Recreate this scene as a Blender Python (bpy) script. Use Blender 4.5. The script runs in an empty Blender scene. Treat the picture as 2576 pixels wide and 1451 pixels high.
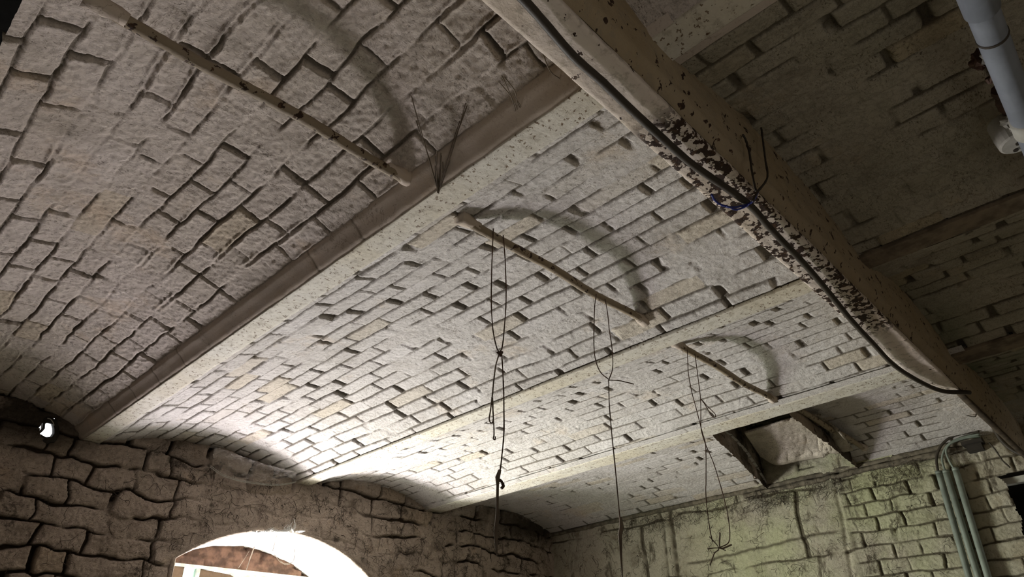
import bpy, math, random
import numpy as np
from mathutils import Vector, Matrix
random.seed(7)
C = bpy.context.scene.collection
scn = bpy.context.scene
PI = math.pi
# ------------------------------------------------------------------ scale: 1 unit = 1.2 m, eye 1.5 m above the floor
S = 1.2
H = 1.5
def W(x, y, z): return Vector((x*S, y*S, z*S+H))

# ------------------------------------------------------------------ camera
R = [[0.6900809551511188, -0.7231236235624015, -0.02967322671537448],
     [-0.3620629749579707, -0.3804387628431487, 0.8509857518730607],
     [-0.6266567461555835, -0.5765054837313839, -0.5243498352487008]]
Rn = np.array(R).T            # world <- camera
cam_d = bpy.data.cameras.new('camera')
cam = bpy.data.objects.new('camera', cam_d); C.objects.link(cam)
cam_d.sensor_width = 36.0
cam_d.lens = 1704.0/2576.0*36.0
cam_d.clip_start = 0.02
cam.matrix_world = Matrix.Translation((0, 0, H)) @ Matrix([list(r) for r in Rn]).to_4x4()
scn.camera = cam

# ------------------------------------------------------------------ view, world, daylight
scn.view_settings.view_transform = 'Standard'
scn.view_settings.look = 'None'
scn.view_settings.exposure = 0.34
scn.view_settings.gamma = 1.0
scn.cycles.diffuse_bounces = 3
scn.cycles.max_bounces = 8
scn.view_settings.use_curve_mapping = False
world = bpy.data.worlds.new('sky'); scn.world = world
world.use_nodes = True
bg = world.node_tree.nodes['Background']
bg.inputs[0].default_value = (0.95, 0.97, 1.0, 1)
bg.inputs[1].default_value = 2.5

def area(name, loc, direction, sx, sy, power, color, spread=180):
    d = bpy.data.lights.new(name, 'AREA'); d.shape = 'RECTANGLE'
    d.size = sx; d.size_y = sy; d.energy = power; d.color = color
    d.spread = math.radians(spread)
    o = bpy.data.objects.new(name, d); C.objects.link(o)
    o.location = loc
    o.rotation_euler = Vector(direction).to_track_quat('-Z', 'Y').to_euler()
    return o
# daylight thrown up from the sunlit ground outside the cellar window, and the flatter light from the garden
area('daylight_from_ground', W(1.74, 3.66, -0.22), (-0.30, -1.0, 0.72), 1.0, 0.27, 96, (1.0, 0.925, 0.97))
area('daylight_from_garden', W(1.80, 3.68, 0.10), (0.75, -1.0, 0.0), 1.15, 0.75, 46, (0.90, 1.0, 0.76), 150)
# weak unseen fill lamp added behind the camera to lift the near vaults
area('fill_behind_camera', W(-0.4, -0.9, -0.8), (0.0, 0.36, 0.9), 1.0, 1.0, 4.5, (1.0, 0.95, 0.86), 130)

# ------------------------------------------------------------------ numpy noise
def _tab(seed): return np.random.RandomState(seed).rand(256, 256)
_tabs = {}
def vn(x, y, seed=0):
    if seed not in _tabs: _tabs[seed] = _tab(seed)
    t = _tabs[seed]
    xi = np.floor(x).astype(int); yi = np.floor(y).astype(int)
    fx = x-xi; fy = y-yi
    fx = fx*fx*(3-2*fx); fy = fy*fy*(3-2*fy)
    a = t[xi & 255, yi & 255]; b = t[(xi+1) & 255, yi & 255]
    c = t[xi & 255, (yi+1) & 255]; d = t[(xi+1) & 255, (yi+1) & 255]
    return (a*(1-fx)+b*fx)*(1-fy)+(c*(1-fx)+d*fx)*fy
def fbm(x, y, seed=0, o=4):
    s = 0; a = .5; n = 0
    for i in range(o):
        s = s+a*vn(x*2**i+17.3*i, y*2**i+5.1*i, seed+i); n += a; a *= .55
    return s/n
def sst(a, b, x):
    t = np.clip((x-a)/(b-a), 0, 1); return t*t*(3-2*t)

def masonry(a, b, seed, row, L, jw=.007, wob=.01, jl=.14, depth=.011, hv=.006, bev=.006, fillbias=0.0, pillow=0.0, rough=.0012, perp=1.5, bfreq=5, ridge=0.0):
    """height, joint, tone for hand-laid masonry; a runs across the courses, b along them (units)"""
    rs = np.random.RandomState(seed)
    a2 = a+wob*(fbm(a*4+3, b*bfreq, seed, 3)-.5)*2+wob*.2*(vn(a*30, b*24, seed+5)-.5)*2
    b2 = b+wob*(fbm(a*7, b*3+9, seed+11, 3)-.5)*2
    r = np.floor(a2/row).astype(int); fa = a2/row-r
    ro = rs.rand(512)*.35
    J = (rs.rand(512, 512)-.5)*2*jl
    t = b2/L+.5*(r % 2)+ro[r & 511]
    k = np.floor(t).astype(int)
    k = np.where(t < k+J[r & 511, k & 511], k-1, k)
    k = np.where(t > k+1+J[r & 511, (k+1) & 511], k+1, k)
    lo = k+J[r & 511, k & 511]; hi = k+1+J[r & 511, (k+1) & 511]
    da = np.minimum(fa, 1-fa)*row
    db = np.minimum(t-lo, hi-t)*L
    n1 = fbm(a*9, b*9, seed+21, 3)
    T4 = rs.rand(512, 512)
    kk = np.where(t-lo < hi-t, k, k+1)
    pw = T4[r & 511, kk & 511]                     # every head joint has its own width and depth
    ja = jw*(.15+1.0*n1)*.5
    jb = jw*perp*(.25+1.5*pw*pw)*.5
    ea = sst(0, bev, da-ja); eb = sst(0, bev, db-jb)
    prof = ea*eb
    fill = sst(.47-fillbias, .66-fillbias, fbm(a*6+40, b*6, seed+41, 4))
    dj = depth*(1-.85*fill)*np.where(eb < ea, .45+1.3*pw, .75)
    T = rs.rand(512, 512)
    T2 = rs.rand(512, 512)
    T3 = rs.rand(512, 512)
    off = (T[r & 511, k & 511]-.5)*2*hv
    off = off*np.where(T3[r & 511, k & 511] > .93, 2.0, 1)
    mid = (t-lo)/(hi-lo)-.5
    tilt = (T2[r & 511, k & 511]-.5)*hv*2*mid+(T3[r & 511, k & 511]-.5)*hv*1.6*(fa-.5)
    h = prof*(off+tilt)*(1-.45*fill)-(1-prof)*dj
    if ridge:                                       # mortar squeezed out along the bed joints
        rn = sst(.48, .66, fbm(a*8+9, b*5, seed+71, 3))
        h = h+ridge*rn*np.exp(-((da-ja-.006)/.0035)**2)*(.4+1.2*vn(a*60, b*70, seed+72))
    if pillow: h = h+pillow*np.sqrt(np.clip(np.minimum(da/row*2, db/L*2.6), 0, 1))
    h = h+rough*2.2*(fbm(a*28, b*28, seed+51, 3)-.5)+rough*1.3*(fbm(a*110, b*110, seed+61, 2)-.5)*2
    joint = (1-prof)*(1-.8*fill)
    return h, joint, T2[r & 511, k & 511]

# ------------------------------------------------------------------ mesh helpers
def put(name, verts, faces, mat, parent=None, origin=None, smooth=False, attrs=None):
    v = np.asarray(verts, dtype=np.float64).reshape(-1, 3)
    if origin is None:
        origin = Vector(((v[:, 0].min()+v[:, 0].max())/2, (v[:, 1].min()+v[:, 1].max())/2, v[:, 2].min()))
    o3 = np.array(origin)
    me = bpy.data.meshes.new(name)
    if isinstance(faces, np.ndarray):
        n = len(faces)
        me.vertices.add(len(v)); me.vertices.foreach_set('co', (v-o3).ravel())
        me.loops.add(n*4); me.loops.foreach_set('vertex_index', faces.ravel().astype(np.int32))
        me.polygons.add(n); me.polygons.foreach_set('loop_start', np.arange(0, n*4, 4, dtype=np.int32))
        me.update(calc_edges=True)
    else:
        me.from_pydata([tuple(p) for p in (v-o3)], [], faces); me.update()
    if smooth: me.polygons.foreach_set('use_smooth', [True]*len(me.polygons))
    if attrs:
        for k, a in attrs.items():
            at = me.attributes.new(k, 'FLOAT', 'POINT'); at.data.foreach_set('value', np.asarray(a, dtype=np.float32).ravel())
    me.materials.append(mat)
    ob = bpy.data.objects.new(name, me); C.objects.link(ob)
    if parent is not None:
        ob.parent = parent
        base = Vector((0, 0, 0)); p = parent
        while p is not None: base += p.location; p = p.parent
        ob.location = Vector(origin)-base
    else: ob.location = origin
    return ob
def tag(o, label=None, cat=None, group=None, kind=None):
    if label: o['label'] = label
    if cat: o['category'] = cat
    if group: o['group'] = group
    if kind: o['kind'] = kind
    return o
def empty(name, loc):
    o = bpy.data.objects.new(name, None); C.objects.link(o); o.location = loc; o.empty_display_size = .1; return o

def grid(name, fpos, u0, u1, v0, v1, du, mat, hfun, parent=None, keep=None, dv=None, snap=None, strict=False):
    """displaced grid: fpos(U,V)-> xyz (units), normal (units) ; hfun(U,V)->h, joint, tone"""
    nu = int(round(abs(u1-u0)/du))+1; nv = int(round(abs(v1-v0)/(dv or du)))+1
    U, V = np.meshgrid(np.linspace(u0, u1, nu), np.linspace(v0, v1, nv), indexing='ij')
    if snap: U, V = snap(U, V)
    P, N = fpos(U, V)
    h, jt, tn = hfun(U, V)
    P = P+N*h[..., None]
    P = P*S; P[..., 2] += H
    idx = np.arange(nu*nv).reshape(nu, nv)
    F = np.stack([idx[:-1, :-1], idx[1:, :-1], idx[1:, 1:], idx[:-1, 1:]], -1).reshape(-1, 4)
    if keep is not None:
        K = keep(U, V)
        Kf = ((K[:-1, :-1] & K[1:, :-1] & K[1:, 1:] & K[:-1, 1:]) if strict else (K[:-1, :-1] | K[1:, :-1] | K[1:, 1:] | K[:-1, 1:])).ravel()
        F = F[Kf]
        used = np.zeros(nu*nv, bool); used[F.ravel()] = True
        new = np.cumsum(used)-1
        F = new[F]
        P = P.reshape(-1, 3)[used]; jt = jt.ravel()[used]; tn = tn.ravel()[used]
    return put(name, P.reshape(-1, 3), F, mat, parent, smooth=True, attrs={'joint': jt, 'tone': tn})

def tube(pts, rad, sides=8, caps=True, wob=0.0, seed=1):
    pts = [Vector(p) for p in pts]; n = len(pts)
    rs = random.Random(seed)
    rad = rad if isinstance(rad, (list, tuple)) else [rad]*n
    vs, fs = [], []
    prev = None
    for i, p in enumerate(pts):
        t = (pts[min(i+1, n-1)]-pts[max(i-1, 0)]).normalized()
        if prev is None:
            ref = Vector((0, 0, 1)) if abs(t.z) < .9 else Vector((1, 0, 0))
            a = t.cross(ref).normalized()
        else:
            a = (prev-t*prev.dot(t)).normalized()
        prev = a
        b = t.cross(a)
        for k in range(sides):
            an = 2*PI*k/sides
            r = rad[i]*(1+wob*(rs.random()-.5)*2)
            vs.append(p+(a*math.cos(an)+b*math.sin(an))*r)
    for i in range(n-1):
        for k in range(sides):
            k2 = (k+1) % sides
            fs.append((i*sides+k, i*sides+k2, (i+1)*sides+k2, (i+1)*sides+k))
    if caps:
        fs.append(tuple(range(sides))[::-1]); fs.append(tuple((n-1)*sides+k for k in range(sides)))
    return vs, fs
def merge(parts):
    vs, fs = [], []
    for v, f in parts:
        o = len(vs); vs += list(v); fs += [tuple(i+o for i in q) for q in f]
    return vs, fs
def box(x0, x1, y0, y1, z0, z1):
    """box in units -> metres"""
    v = [W(x, y, z) for x in (x0, x1) for y in (y0, y1) for z in (z0, z1)]
    f = [(0, 1, 3, 2), (4, 6, 7, 5), (0, 4, 5, 1), (2, 3, 7, 6), (0, 2, 6, 4), (1, 5, 7, 3)]
    return v, f
def spline(pts, n=8):
    pts = [Vector(p) for p in pts]
    P = [pts[0]*2-pts[1]]+pts+[pts[-1]*2-pts[-2]]
    out = []
    for i in range(1, len(P)-2):
        for j in range(n):
            t = j/n
            a, b, c, d = P[i-1], P[i], P[i+1], P[i+2]
            out.append(.5*((2*b)+(c-a)*t+(2*a-5*b+4*c-d)*t*t+(-a+3*b-3*c+d)*t**3))
    out.append(pts[-1]); return out
def ray(px, py):
    d = Vector(((px-1288), -(py-725.5), -1704.0))
    return Vector([sum(Rn[i][j]*d[j] for j in range(3)) for i in range(3)])
def at(px, py, y=None, x=None, z=None):
    """point of the place (metres) seen at photo pixel px,py lying on the plane y= / x= / z= (units)"""
    r = ray(px, py)
    k = y/r.y if y is not None else (x/r.x if x is not None else z/r.z)
    return W(r.x*k, r.y*k, r.z*k)

# ------------------------------------------------------------------ materials
class NT:
    def __init__(s, name):
        s.m = bpy.data.materials.new(name); s.m.use_nodes = True
        s.t = s.m.node_tree; s.n = s.t.nodes; s.l = s.t.links
        s.b = s.n['Principled BSDF']
        s.pos = s.n.new('ShaderNodeNewGeometry').outputs['Position']
    def lk(s, v, sock):
        if isinstance(v, (int, float)): sock.default_value = v
        elif isinstance(v, tuple): sock.default_value = v if len(v) == 4 else (*v, 1)
        else: s.l.new(v, sock)
    def noise(s, scale, detail=4, rough=.6, vec=None, dist=0.0):
        n = s.n.new('ShaderNodeTexNoise'); s.l.new(vec or s.pos, n.inputs['Vector'])
        n.inputs['Scale'].default_value = scale; n.inputs['Detail'].default_value = detail
        n.inputs['Roughness'].default_value = rough; n.inputs['Distortion'].default_value = dist
        return n.outputs[0]
    def voro(s, scale, feature='F1', vec=None, out='Distance'):
        n = s.n.new('ShaderNodeTexVoronoi'); n.feature = feature; s.l.new(vec or s.pos, n.inputs['Vector'])
        n.inputs['Scale'].default_value = scale; return n.outputs[out]
    def ramp(s, v, a, b, lo=0.0, hi=1.0):
        n = s.n.new('ShaderNodeMapRange'); n.interpolation_type = 'SMOOTHSTEP'
        s.lk(v, n.inputs[0])
        n.inputs[1].default_value = a; n.inputs[2].default_value = b
        n.inputs[3].default_value = lo; n.inputs[4].default_value = hi
        return n.outputs[0]
    def mix(s, f, a, b, mode='MIX'):
        n = s.n.new('ShaderNodeMix'); n.data_type = 'RGBA'; n.blend_type = mode
        s.lk(f, n.inputs[0]); s.lk(a, n.inputs[6]); s.lk(b, n.inputs[7])
        return n.outputs[2]
    def math(s, op, a, b=0.0, c=0.0):
        n = s.n.new('ShaderNodeMath'); n.operation = op
        s.lk(a, n.inputs[0]); s.lk(b, n.inputs[1])
        if op in ('MULTIPLY_ADD',): s.lk(c, n.inputs[2])
        return n.outputs[0]
    def attr(s, name):
        n = s.n.new('ShaderNodeAttribute'); n.attribute_name = name; return n.outputs['Fac']
    def sep(s):
        n = s.n.new('ShaderNodeSeparateXYZ'); s.l.new(s.pos, n.inputs[0]); return n.outputs
    def map(s, sc=(1, 1, 1), rot=(0, 0, 0)):
        n = s.n.new('ShaderNodeMapping'); s.l.new(s.pos, n.inputs[0])
        n.inputs['Scale'].default_value = sc; n.inputs['Rotation'].default_value = rot; return n.outputs[0]
    def bump(s, h, strength=.5, dist=.002, prev=None):
        n = s.n.new('ShaderNodeBump'); s.l.new(h, n.inputs['Height'])
        n.inputs['Strength'].default_value = strength; n.inputs['Distance'].default_value = dist
        if prev is not None: s.l.new(prev, n.inputs['Normal'])
        return n.outputs[0]
    def done(s, col, rough=.9, normal=None, metal=0.0, spec=.25):
        s.lk(col, s.b.inputs['Base Color']); s.lk(rough, s.b.inputs['Roughness'])
        s.b.inputs['Metallic'].default_value = metal
        s.b.inputs['Specular IOR Level'].default_value = spec
        if normal is not None: s.l.new(normal, s.b.inputs['Normal'])
        return s.m

def limewash(name, base, alt, yellow, dirt, dirtamt=.5, stain=None, speck=.75, jd=.8, bump=.8, tonevar=1.0):
    t = NT(name)
    col = t.mix(t.ramp(t.noise(2.2, 5), .35, .65), base, alt)
    tone = t.attr('tone')
    col = t.mix(t.math('MULTIPLY', t.ramp(tone, .92, .96), .65*tonevar), col, yellow)
    col = t.mix(t.math('MULTIPLY', t.ramp(tone, .0, .2, 1, 0), .30*tonevar), col, (base[0]*1.12, base[1]*1.13, base[2]*1.16))
    col = t.mix(t.math('MULTIPLY', t.ramp(tone, .5, .7), .22*tonevar), col, (base[0]*.86, base[1]*.84, base[2]*.82))
    # grime clouds
    col = t.mix(t.math('MULTIPLY', t.ramp(t.noise(5.5, 7, .65), .50, .72), dirtamt), col, dirt)
    # soot ticks
    sp = t.noise(1.0, 3, .7, vec=t.map((85, 170, 170)))
    mk = t.ramp(t.noise(7, 5, .7), .38, .62)
    col = t.mix(t.math('MULTIPLY', t.math('MULTIPLY', t.ramp(sp, .575, .63), mk), speck), col, (dirt[0]*.45, dirt[1]*.42, dirt[2]*.38))
    # hairline cracks in the limewash and peach coloured old coats
    ck = t.math('ABSOLUTE', t.math('SUBTRACT', t.noise(5.0, 7, .62, dist=.6), .5))
    cm = t.math('MULTIPLY', t.ramp(ck, .0, .0065, 1, 0), t.ramp(t.noise(3.1, 3), .46, .60))
    col = t.mix(t.math('MULTIPLY', cm, .6), col, (dirt[0]*.5, dirt[1]*.46, dirt[2]*.4))
    col = t.mix(t.math('MULTIPLY', t.ramp(t.noise(3.7, 6, .7), .56, .70), .45), col, (base[0]*1.02, base[1]*.90, base[2]*.74))
    if stain: col = stain(t, col)
    col = t.mix(t.math('MULTIPLY', t.ramp(t.attr('joint'), .15, .9), jd), col, (dirt[0]*.4, dirt[1]*.38, dirt[2]*.33))
    n = t.bump(t.noise(55, 6, .7), bump, .006)
    n = t.bump(t.ramp(t.noise(34, 7, .72, dist=.5), .47, .53), bump*.8, .0022, n)
    n = t.bump(t.noise(1.0, 4, .75, vec=t.map((130, 230, 230))), bump, .0035, n)
    return t.done(col, .92, n, spec=.12)

OFF = (0.62, 0.59, 0.565); OFF2 = (0.56, 0.53, 0.50); YEL = (0.58, 0.50, 0.37); DIRT = (0.27, 0.235, 0.19)
m_vault = limewash('limewashed_brick', OFF, OFF2, YEL, DIRT, .30)
m_vault_old = limewash('grimy_limewashed_brick', (0.56, 0.495, 0.445), (0.50, 0.44, 0.38), (0.52, 0.43, 0.29), DIRT, .40)
def mould(t, col):
    x, y, z = t.sep()
    f = t.math('MULTIPLY', t.ramp(x, 2.3, 3.6), t.ramp(t.noise(1.6, 4), .40, .62))
    return t.mix(t.math('MULTIPLY', f, .8), col, (0.12, 0.165, 0.09))
m_vault_mould = limewash('mouldy_limewashed_brick', (0.40, 0.36, 0.28), (0.33, 0.30, 0.22), (0.42, 0.34, 0.20), (0.17, 0.14, 0.10), .5, stain=mould)
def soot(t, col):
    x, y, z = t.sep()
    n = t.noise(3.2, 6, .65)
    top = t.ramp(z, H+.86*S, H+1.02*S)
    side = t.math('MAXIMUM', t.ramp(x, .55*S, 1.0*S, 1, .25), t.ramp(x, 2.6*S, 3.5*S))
    f = t.math('MULTIPLY', t.math('MULTIPLY', top, side), t.ramp(n, .32, .55))  # darker towards the wall top and both ends, broken up by noise
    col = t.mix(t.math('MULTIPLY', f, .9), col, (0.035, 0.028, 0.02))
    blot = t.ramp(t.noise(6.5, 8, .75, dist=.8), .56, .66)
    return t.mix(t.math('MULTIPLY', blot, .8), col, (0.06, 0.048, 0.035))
m_rubble = limewash('grimy_rubble_stone', (0.56, 0.465, 0.385), (0.45, 0.37, 0.30), (0.52, 0.41, 0.29), (0.11, 0.08, 0.055), .65, jd=1.0, bump=1.0, stain=soot)
def algae(t, col):
    x, y, z = t.sep()
    f = t.ramp(t.noise(1.5, 5), .34, .58)
    g = t.math('MULTIPLY', t.ramp(y, 0.4, 1.3), t.ramp(y, 2.0, 2.75, 1, 0))
    col = t.mix(t.math('MULTIPLY', t.math('MULTIPLY', f, g), .75), col, (0.50, 0.52, 0.31))
    k = t.ramp(t.noise(1.0, 8, .75, vec=t.map((9, 9, 4)), dist=.6), .54, .64)
    return t.mix(t.math('MULTIPLY', k, .75), col, (0.07, 0.055, 0.035))
m_rwall = limewash('algae_stained_limewash', (0.50, 0.46, 0.37), (0.42, 0.38, 0.29), (0.46, 0.42, 0.25), (0.13, 0.10, 0.065), .65, stain=algae)

def plain(name, col, rough=.6, metal=0.0, var=.25, scale=18, bump=.3, spec=.3):
    t = NT(name)
    c = t.mix(t.ramp(t.noise(scale, 4), .35, .65), col, tuple(v*(1-var) for v in col))
    n = t.bump(t.noise(scale*6, 3), bump, .002)
    return t.done(c, rough, n, metal, spec)
def painted_steel(name, base, rust=(0.035, 0.020, 0.014), x0=None, x1=None, thr=.60, scale=42, yellow=.3):
    t = NT(name)
    col = t.mix(t.ramp(t.noise(3, 5), .35, .7), base, (base[0]*.93, base[1]*.89, base[2]*.80))
    col = t.mix(t.math('MULTIPLY', t.ramp(t.noise(30, 7, .75), .50, .62), .5), col, (0.26, 0.22, 0.16))
    chips = t.noise(scale, 3, .6)
    if x0 is not None:
        x, y, z = t.sep()
        band = t.math('MULTIPLY', t.ramp(x, x0-.04, x0+.05), t.ramp(x, x1-.08, x1+.05, 1, 0))
        f = t.math('ADD', t.math('MULTIPLY', t.ramp(chips, .497, .512), band), t.ramp(chips, .665, .675))
        f = t.math('MINIMUM', f, 1.0)
    else:
        f = t.ramp(chips, thr, thr+.02)
    rc = t.mix(t.ramp(t.noise(60, 3), .5, .7), rust, (0.10, 0.055, 0.03))
    col = t.mix(f, col, rc)
    n = t.bump(t.noise(70, 5, .7), .6, .004)
    inv = t.math('SUBTRACT', 1.0, f)
    n = t.bump(inv, .7, .002, n)
    return t.done(col, .7, n, spec=.2)
m_flange = painted_steel('cream_painted_steel', (0.58, 0.555, 0.49), thr=.615, scale=85, rust=(0.20, 0.15, 0.10))
m_main = painted_steel('flaking_painted_steel', (0.64, 0.565, 0.50), x0=.80*S, x1=1.95*S, scale=46)
m_dark_steel = plain('dark_steel', (0.10, 0.075, 0.05), .85, var=.5)  # darker flange stretch at the far end of the main beam
m_brown = plain('dark_brown_steel', (0.20, 0.155, 0.105), .85, var=.5)  # darker joist flanges on the near side of the main beam
m_main_side = painted_steel('brown_painted_steel', (0.34, 0.275, 0.185), thr=.62, scale=38)
m_tie = painted_steel('ochre_painted_iron', (0.25, 0.205, 0.15), thr=.60, scale=40)
m_spring = limewash('smooth_springer_brick', (0.50, 0.43, 0.37), (0.44, 0.375, 0.31), (0.36, 0.29, 0.20), DIRT, .35, speck=.3, bump=.25)
m_plaster = limewash('bright_limewash_plaster', (0.80, 0.79, 0.76), (0.76, 0.74, 0.70), (0.7, 0.65, 0.5), (0.4, 0.33, 0.25), .15, speck=.25, bump=.4)

m_cable = plain('black_rubber', (0.045, 0.036, 0.026), .6)
m_wire = plain('rusty_wire', (0.10, 0.055, 0.035), .75, var=.5)
m_twine = plain('dusty_twine', (0.17, 0.135, 0.10), .95, var=.4)
m_blue = plain('blue_wire', (0.03, 0.04, 0.22), .5)
m_conduit = plain('grey_green_conduit', (0.21, 0.245, 0.205), .45, var=.3, scale=9)
m_pipe = plain('grey_plastic_pipe', (0.20, 0.22, 0.25), .5, var=.2, scale=9)
m_white = plain('dull_white_plastic', (0.46, 0.45, 0.39), .6)
m_wood = plain('grimy_timber', (0.17, 0.145, 0.105), .85, var=.55, scale=24, bump=.6)
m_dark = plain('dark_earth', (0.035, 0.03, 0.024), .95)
m_floor = plain('earth_floor', (0.36, 0.32, 0.27), .95, var=.4, scale=5)
m_redbrick = plain('raw_red_brick', (0.15, 0.085, 0.055), .9, var=.6, scale=14, bump=.9)
m_frame = plain('flaking_window_paint', (0.55, 0.58, 0.50), .7, var=.35, scale=30)
m_board = plain('brown_board', (0.13, 0.085, 0.05), .8, var=.3)
m_soot = plain('sooty_cobweb', (0.06, 0.045, 0.032), 1.0, var=.3)
def web_mat(name, col, lo, hi, scale):
    t = NT(name); t.done(col, .9, spec=.05)
    a = t.math('ADD', t.ramp(t.noise(scale, 7, .8), lo, hi, .03, .30), t.ramp(t.noise(1.0, 4, .8, vec=t.map((30, 120, 160))), .54, .64, 0, .30))
    t.lk(a, t.b.inputs['Alpha'])
    t.b.inputs['Transmission Weight'].default_value = 0
    return t.m
m_web = web_mat('pale_cobweb', (0.62, 0.57, 0.53), .42, .68, 24)
def glass():
    t = NT('greenish_glass')
    g = t.n.new('ShaderNodeBsdfGlossy'); g.inputs[1].default_value = .08
    tr = t.n.new('ShaderNodeBsdfTransparent'); tr.inputs[0].default_value = (.80, .93, .88, 1)
    mx = t.n.new('ShaderNodeMixShader'); mx.inputs[0].default_value = .12
    t.l.new(tr.outputs[0], mx.inputs[1]); t.l.new(g.outputs[0], mx.inputs[2])
    t.l.new(mx.outputs[0], t.n['Material Output'].inputs[0]); return t.m
m_glass = glass()

# ------------------------------------------------------------------ plan (units)
YB = 3.17      # back wall
XR = 3.77      # right wall
YF = -1.9; XL = -2.1
CEIL = 1.0

# ------------------------------------------------------------------ ceiling: brick vaults between steel joists
ceiling = empty('ceiling', W(1.5, 1.0, 1.0)); tag(ceiling, kind='structure')
def vault_pos(x0, x1, z0, z1, rise):
    def f(U, V):
        s = (U-x0)/(x1-x0)
        z = z0+(z1-z0)*s+rise*4*s*(1-s)
        dz = (z1-z0)/(x1-x0)+rise*4*(1-2*s)/(x1-x0)
        l = np.sqrt(1+dz*dz)
        P = np.stack([U, V, z], -1)
        N = np.stack([dz/l, 0*U, -1/l], -1)
        return P, N
    return f
def vault(x0, x1, z0, z1, rise, y0, y1, seed, mat, du=.0028, keep=None, dv=None, snap=None, **kw):
    args = dict(row=.0655, L=.205)
    args.update(kw)
    hf = lambda U, V: masonry(U*1.06, V, seed, **args)
    return grid('vault', vault_pos(x0, x1, z0, z1, rise), x0, x1, y0, y1, du, mat, hf, ceiling, keep, dv=dv or du*1.6, snap=snap)
# left bay (beyond the main beam)
V1 = (-.030, .728, 1.02, 1.047, .088)
V2 = (.832, 1.763, 1.008, 1.012, .084)
V3 = (1.838, 2.625, 1.006, 1.008, .074)
V4 = (2.74, 3.80, 1.03, 1.005, .085)
vault(*V1, .40, YB+.03, 101, m_vault_old, du=.0029, row=.0700, L=.185, jw=.0045, wob=.012, depth=.010, hv=.0028, jl=.2, bev=.0045, rough=.0018, fillbias=-.01, ridge=.0045)
vault(*V2, .40, YB+.03, 202, m_vault, jw=.005, depth=.008, wob=.008, hv=.0028, perp=2.2, fillbias=-.04, ridge=.001)
vault(*V3, .40, YB+.03, 303, m_vault, jw=.0045, depth=.006, hv=.0022, wob=.006, perp=2.0, fillbias=-.02)
def keep4(U, V):      # opening broken through the last vault
    s = (U-2.74)/1.0
    inside = (V < 1.33+.24*s-1e-6) & (V > .99+.09*s+1e-6) & (U > 2.76)
    return ~inside
def snap4(U, V):
    s = (U-2.74)/1.0; V = V.copy()
    for b, sg in ((1.33+.24*s, 1), (.99+.09*s, -1)):
        d = (b-V)*sg; m = (d > 0) & (d < .0052) & (U > 2.76); V[m] = b[m]
    return U, V
vault(*V4, .40, YB+.03, 404, m_vault, keep=keep4, snap=snap4, jw=.004, depth=.005, hv=.0025, wob=.006, perp=2, fillbias=.08)
vault(-1.0, -.12, 1.02, 1.02, .105, .30, YB+.03, 111, m_vault_old, du=.02)
vault(XL-.05, -1.06, 1.02, 1.02, .105, .30, YB+.03, 112, m_vault_old, du=.02)
# right bay (this side of the main beam)
vault(-.075, .768, 1.005, 1.005, .105, -.6, .40, 505, m_vault_old, du=.006, jw=.007, fillbias=.05)
vault(.862, 1.763, 1.012, 1.012, .075, -.9, .40, 606, m_vault_mould, du=.003, jw=.0045, depth=.010, hv=.004, wob=.006, perp=2.4, fillbias=-.03, L=.17)
vault(1.85, 2.64, 1.006, 1.008, .075, -.9, .40, 707, m_vault_mould, du=.0035, jw=.0045, depth=.010, hv=.004, perp=2.4, fillbias=.04, L=.17)
vault(2.742, 3.80, 1.01, 1.01, .07, -.9, .40, 808, m_vault_mould, du=.006, jw=.006, depth=.009, L=.17)
for x0, x1 in ((-.045, .72), (.862, 1.763), (1.85, 2.64), (2.742, 3.80)):
    vault(x0, x1, 1.01, 1.01, .09, YF-.05, -.9 if x0 > 0 else -.6, 900, m_vault_mould, du=.02)
vault(XL-.05, -.12, 1.02, 1.02, .12, YF-.05, .42, 901, m_vault_mould, du=.03)

# smooth springer bricks along joist A (left side) and the plaster fillet on its right side
def strip(name, prof, y0, y1, mat, parent, dy=.01, rough=.0015, seed=3, kind=None, joints=0.0):
    """prof: list of (x,z) in units swept along y"""
    P = []
    for i in range(len(prof)-1):
        (x0, z0), (x1, z1) = prof[i], prof[i+1]
        n = max(1, int(math.hypot(x1-x0, z1-z0)/.007))
        P += [(x0+(x1-x0)*k/n, z0+(z1-z0)*k/n) for k in range(n)]
    P.append(prof[-1])
    P = np.array(P); ny = int((y1-y0)/dy)+1
    Y = np.linspace(y0, y1, ny)
    A, B = np.meshgrid(np.arange(len(P)), Y, indexing='ij')
    X = P[:, 0][:, None]+0*B; Z = P[:, 1][:, None]+0*B
    Z = Z+rough*(fbm(A*.35, B*22, seed, 3)-.5)*2; X = X+rough*.6*(fbm(A*.35+30, B*22, seed+5, 3)-.5)*2
    jt = np.zeros_like(B)
    if joints:
        t = np.abs((B/joints) % 1-.5)*2
        jt = .7*sst(.975, .99, t)*(vn(B*3, B*0, 6) > .45); Z = Z+.002*jt
    Q = np.stack([X*S, B*S, Z*S+H], -1)
    idx = np.arange(Q.shape[0]*Q.shape[1]).reshape(Q.shape[:2])
    F = np.stack([idx[:-1, :-1], idx[:-1, 1:], idx[1:, 1:], idx[1:, :-1]], -1).reshape(-1, 4)
    tn = .3+0*B
    return put(name, Q.reshape(-1, 3), F, mat, parent, smooth=False, attrs={'joint': jt, 'tone': tn})
strip('springer_course', [(.716, 1.070), (.722, 1.044), (.728, 1.036), (.737, 1.030), (.748, 1.018), (.758, 1.006), (.770, 1.003)], .30, YB+.02, m_spring, ceiling, joints=.2)
strip('plaster_fillet', [(.80, 1.004), (.828, 1.006), (.862, 1.014)], -.9, .40, m_spring, ceiling)
strip('plaster_fillet', [(1.825, 1.004), (1.838, 1.005), (1.85, 1.008)], -.9, .40, m_spring, ceiling)
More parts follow.
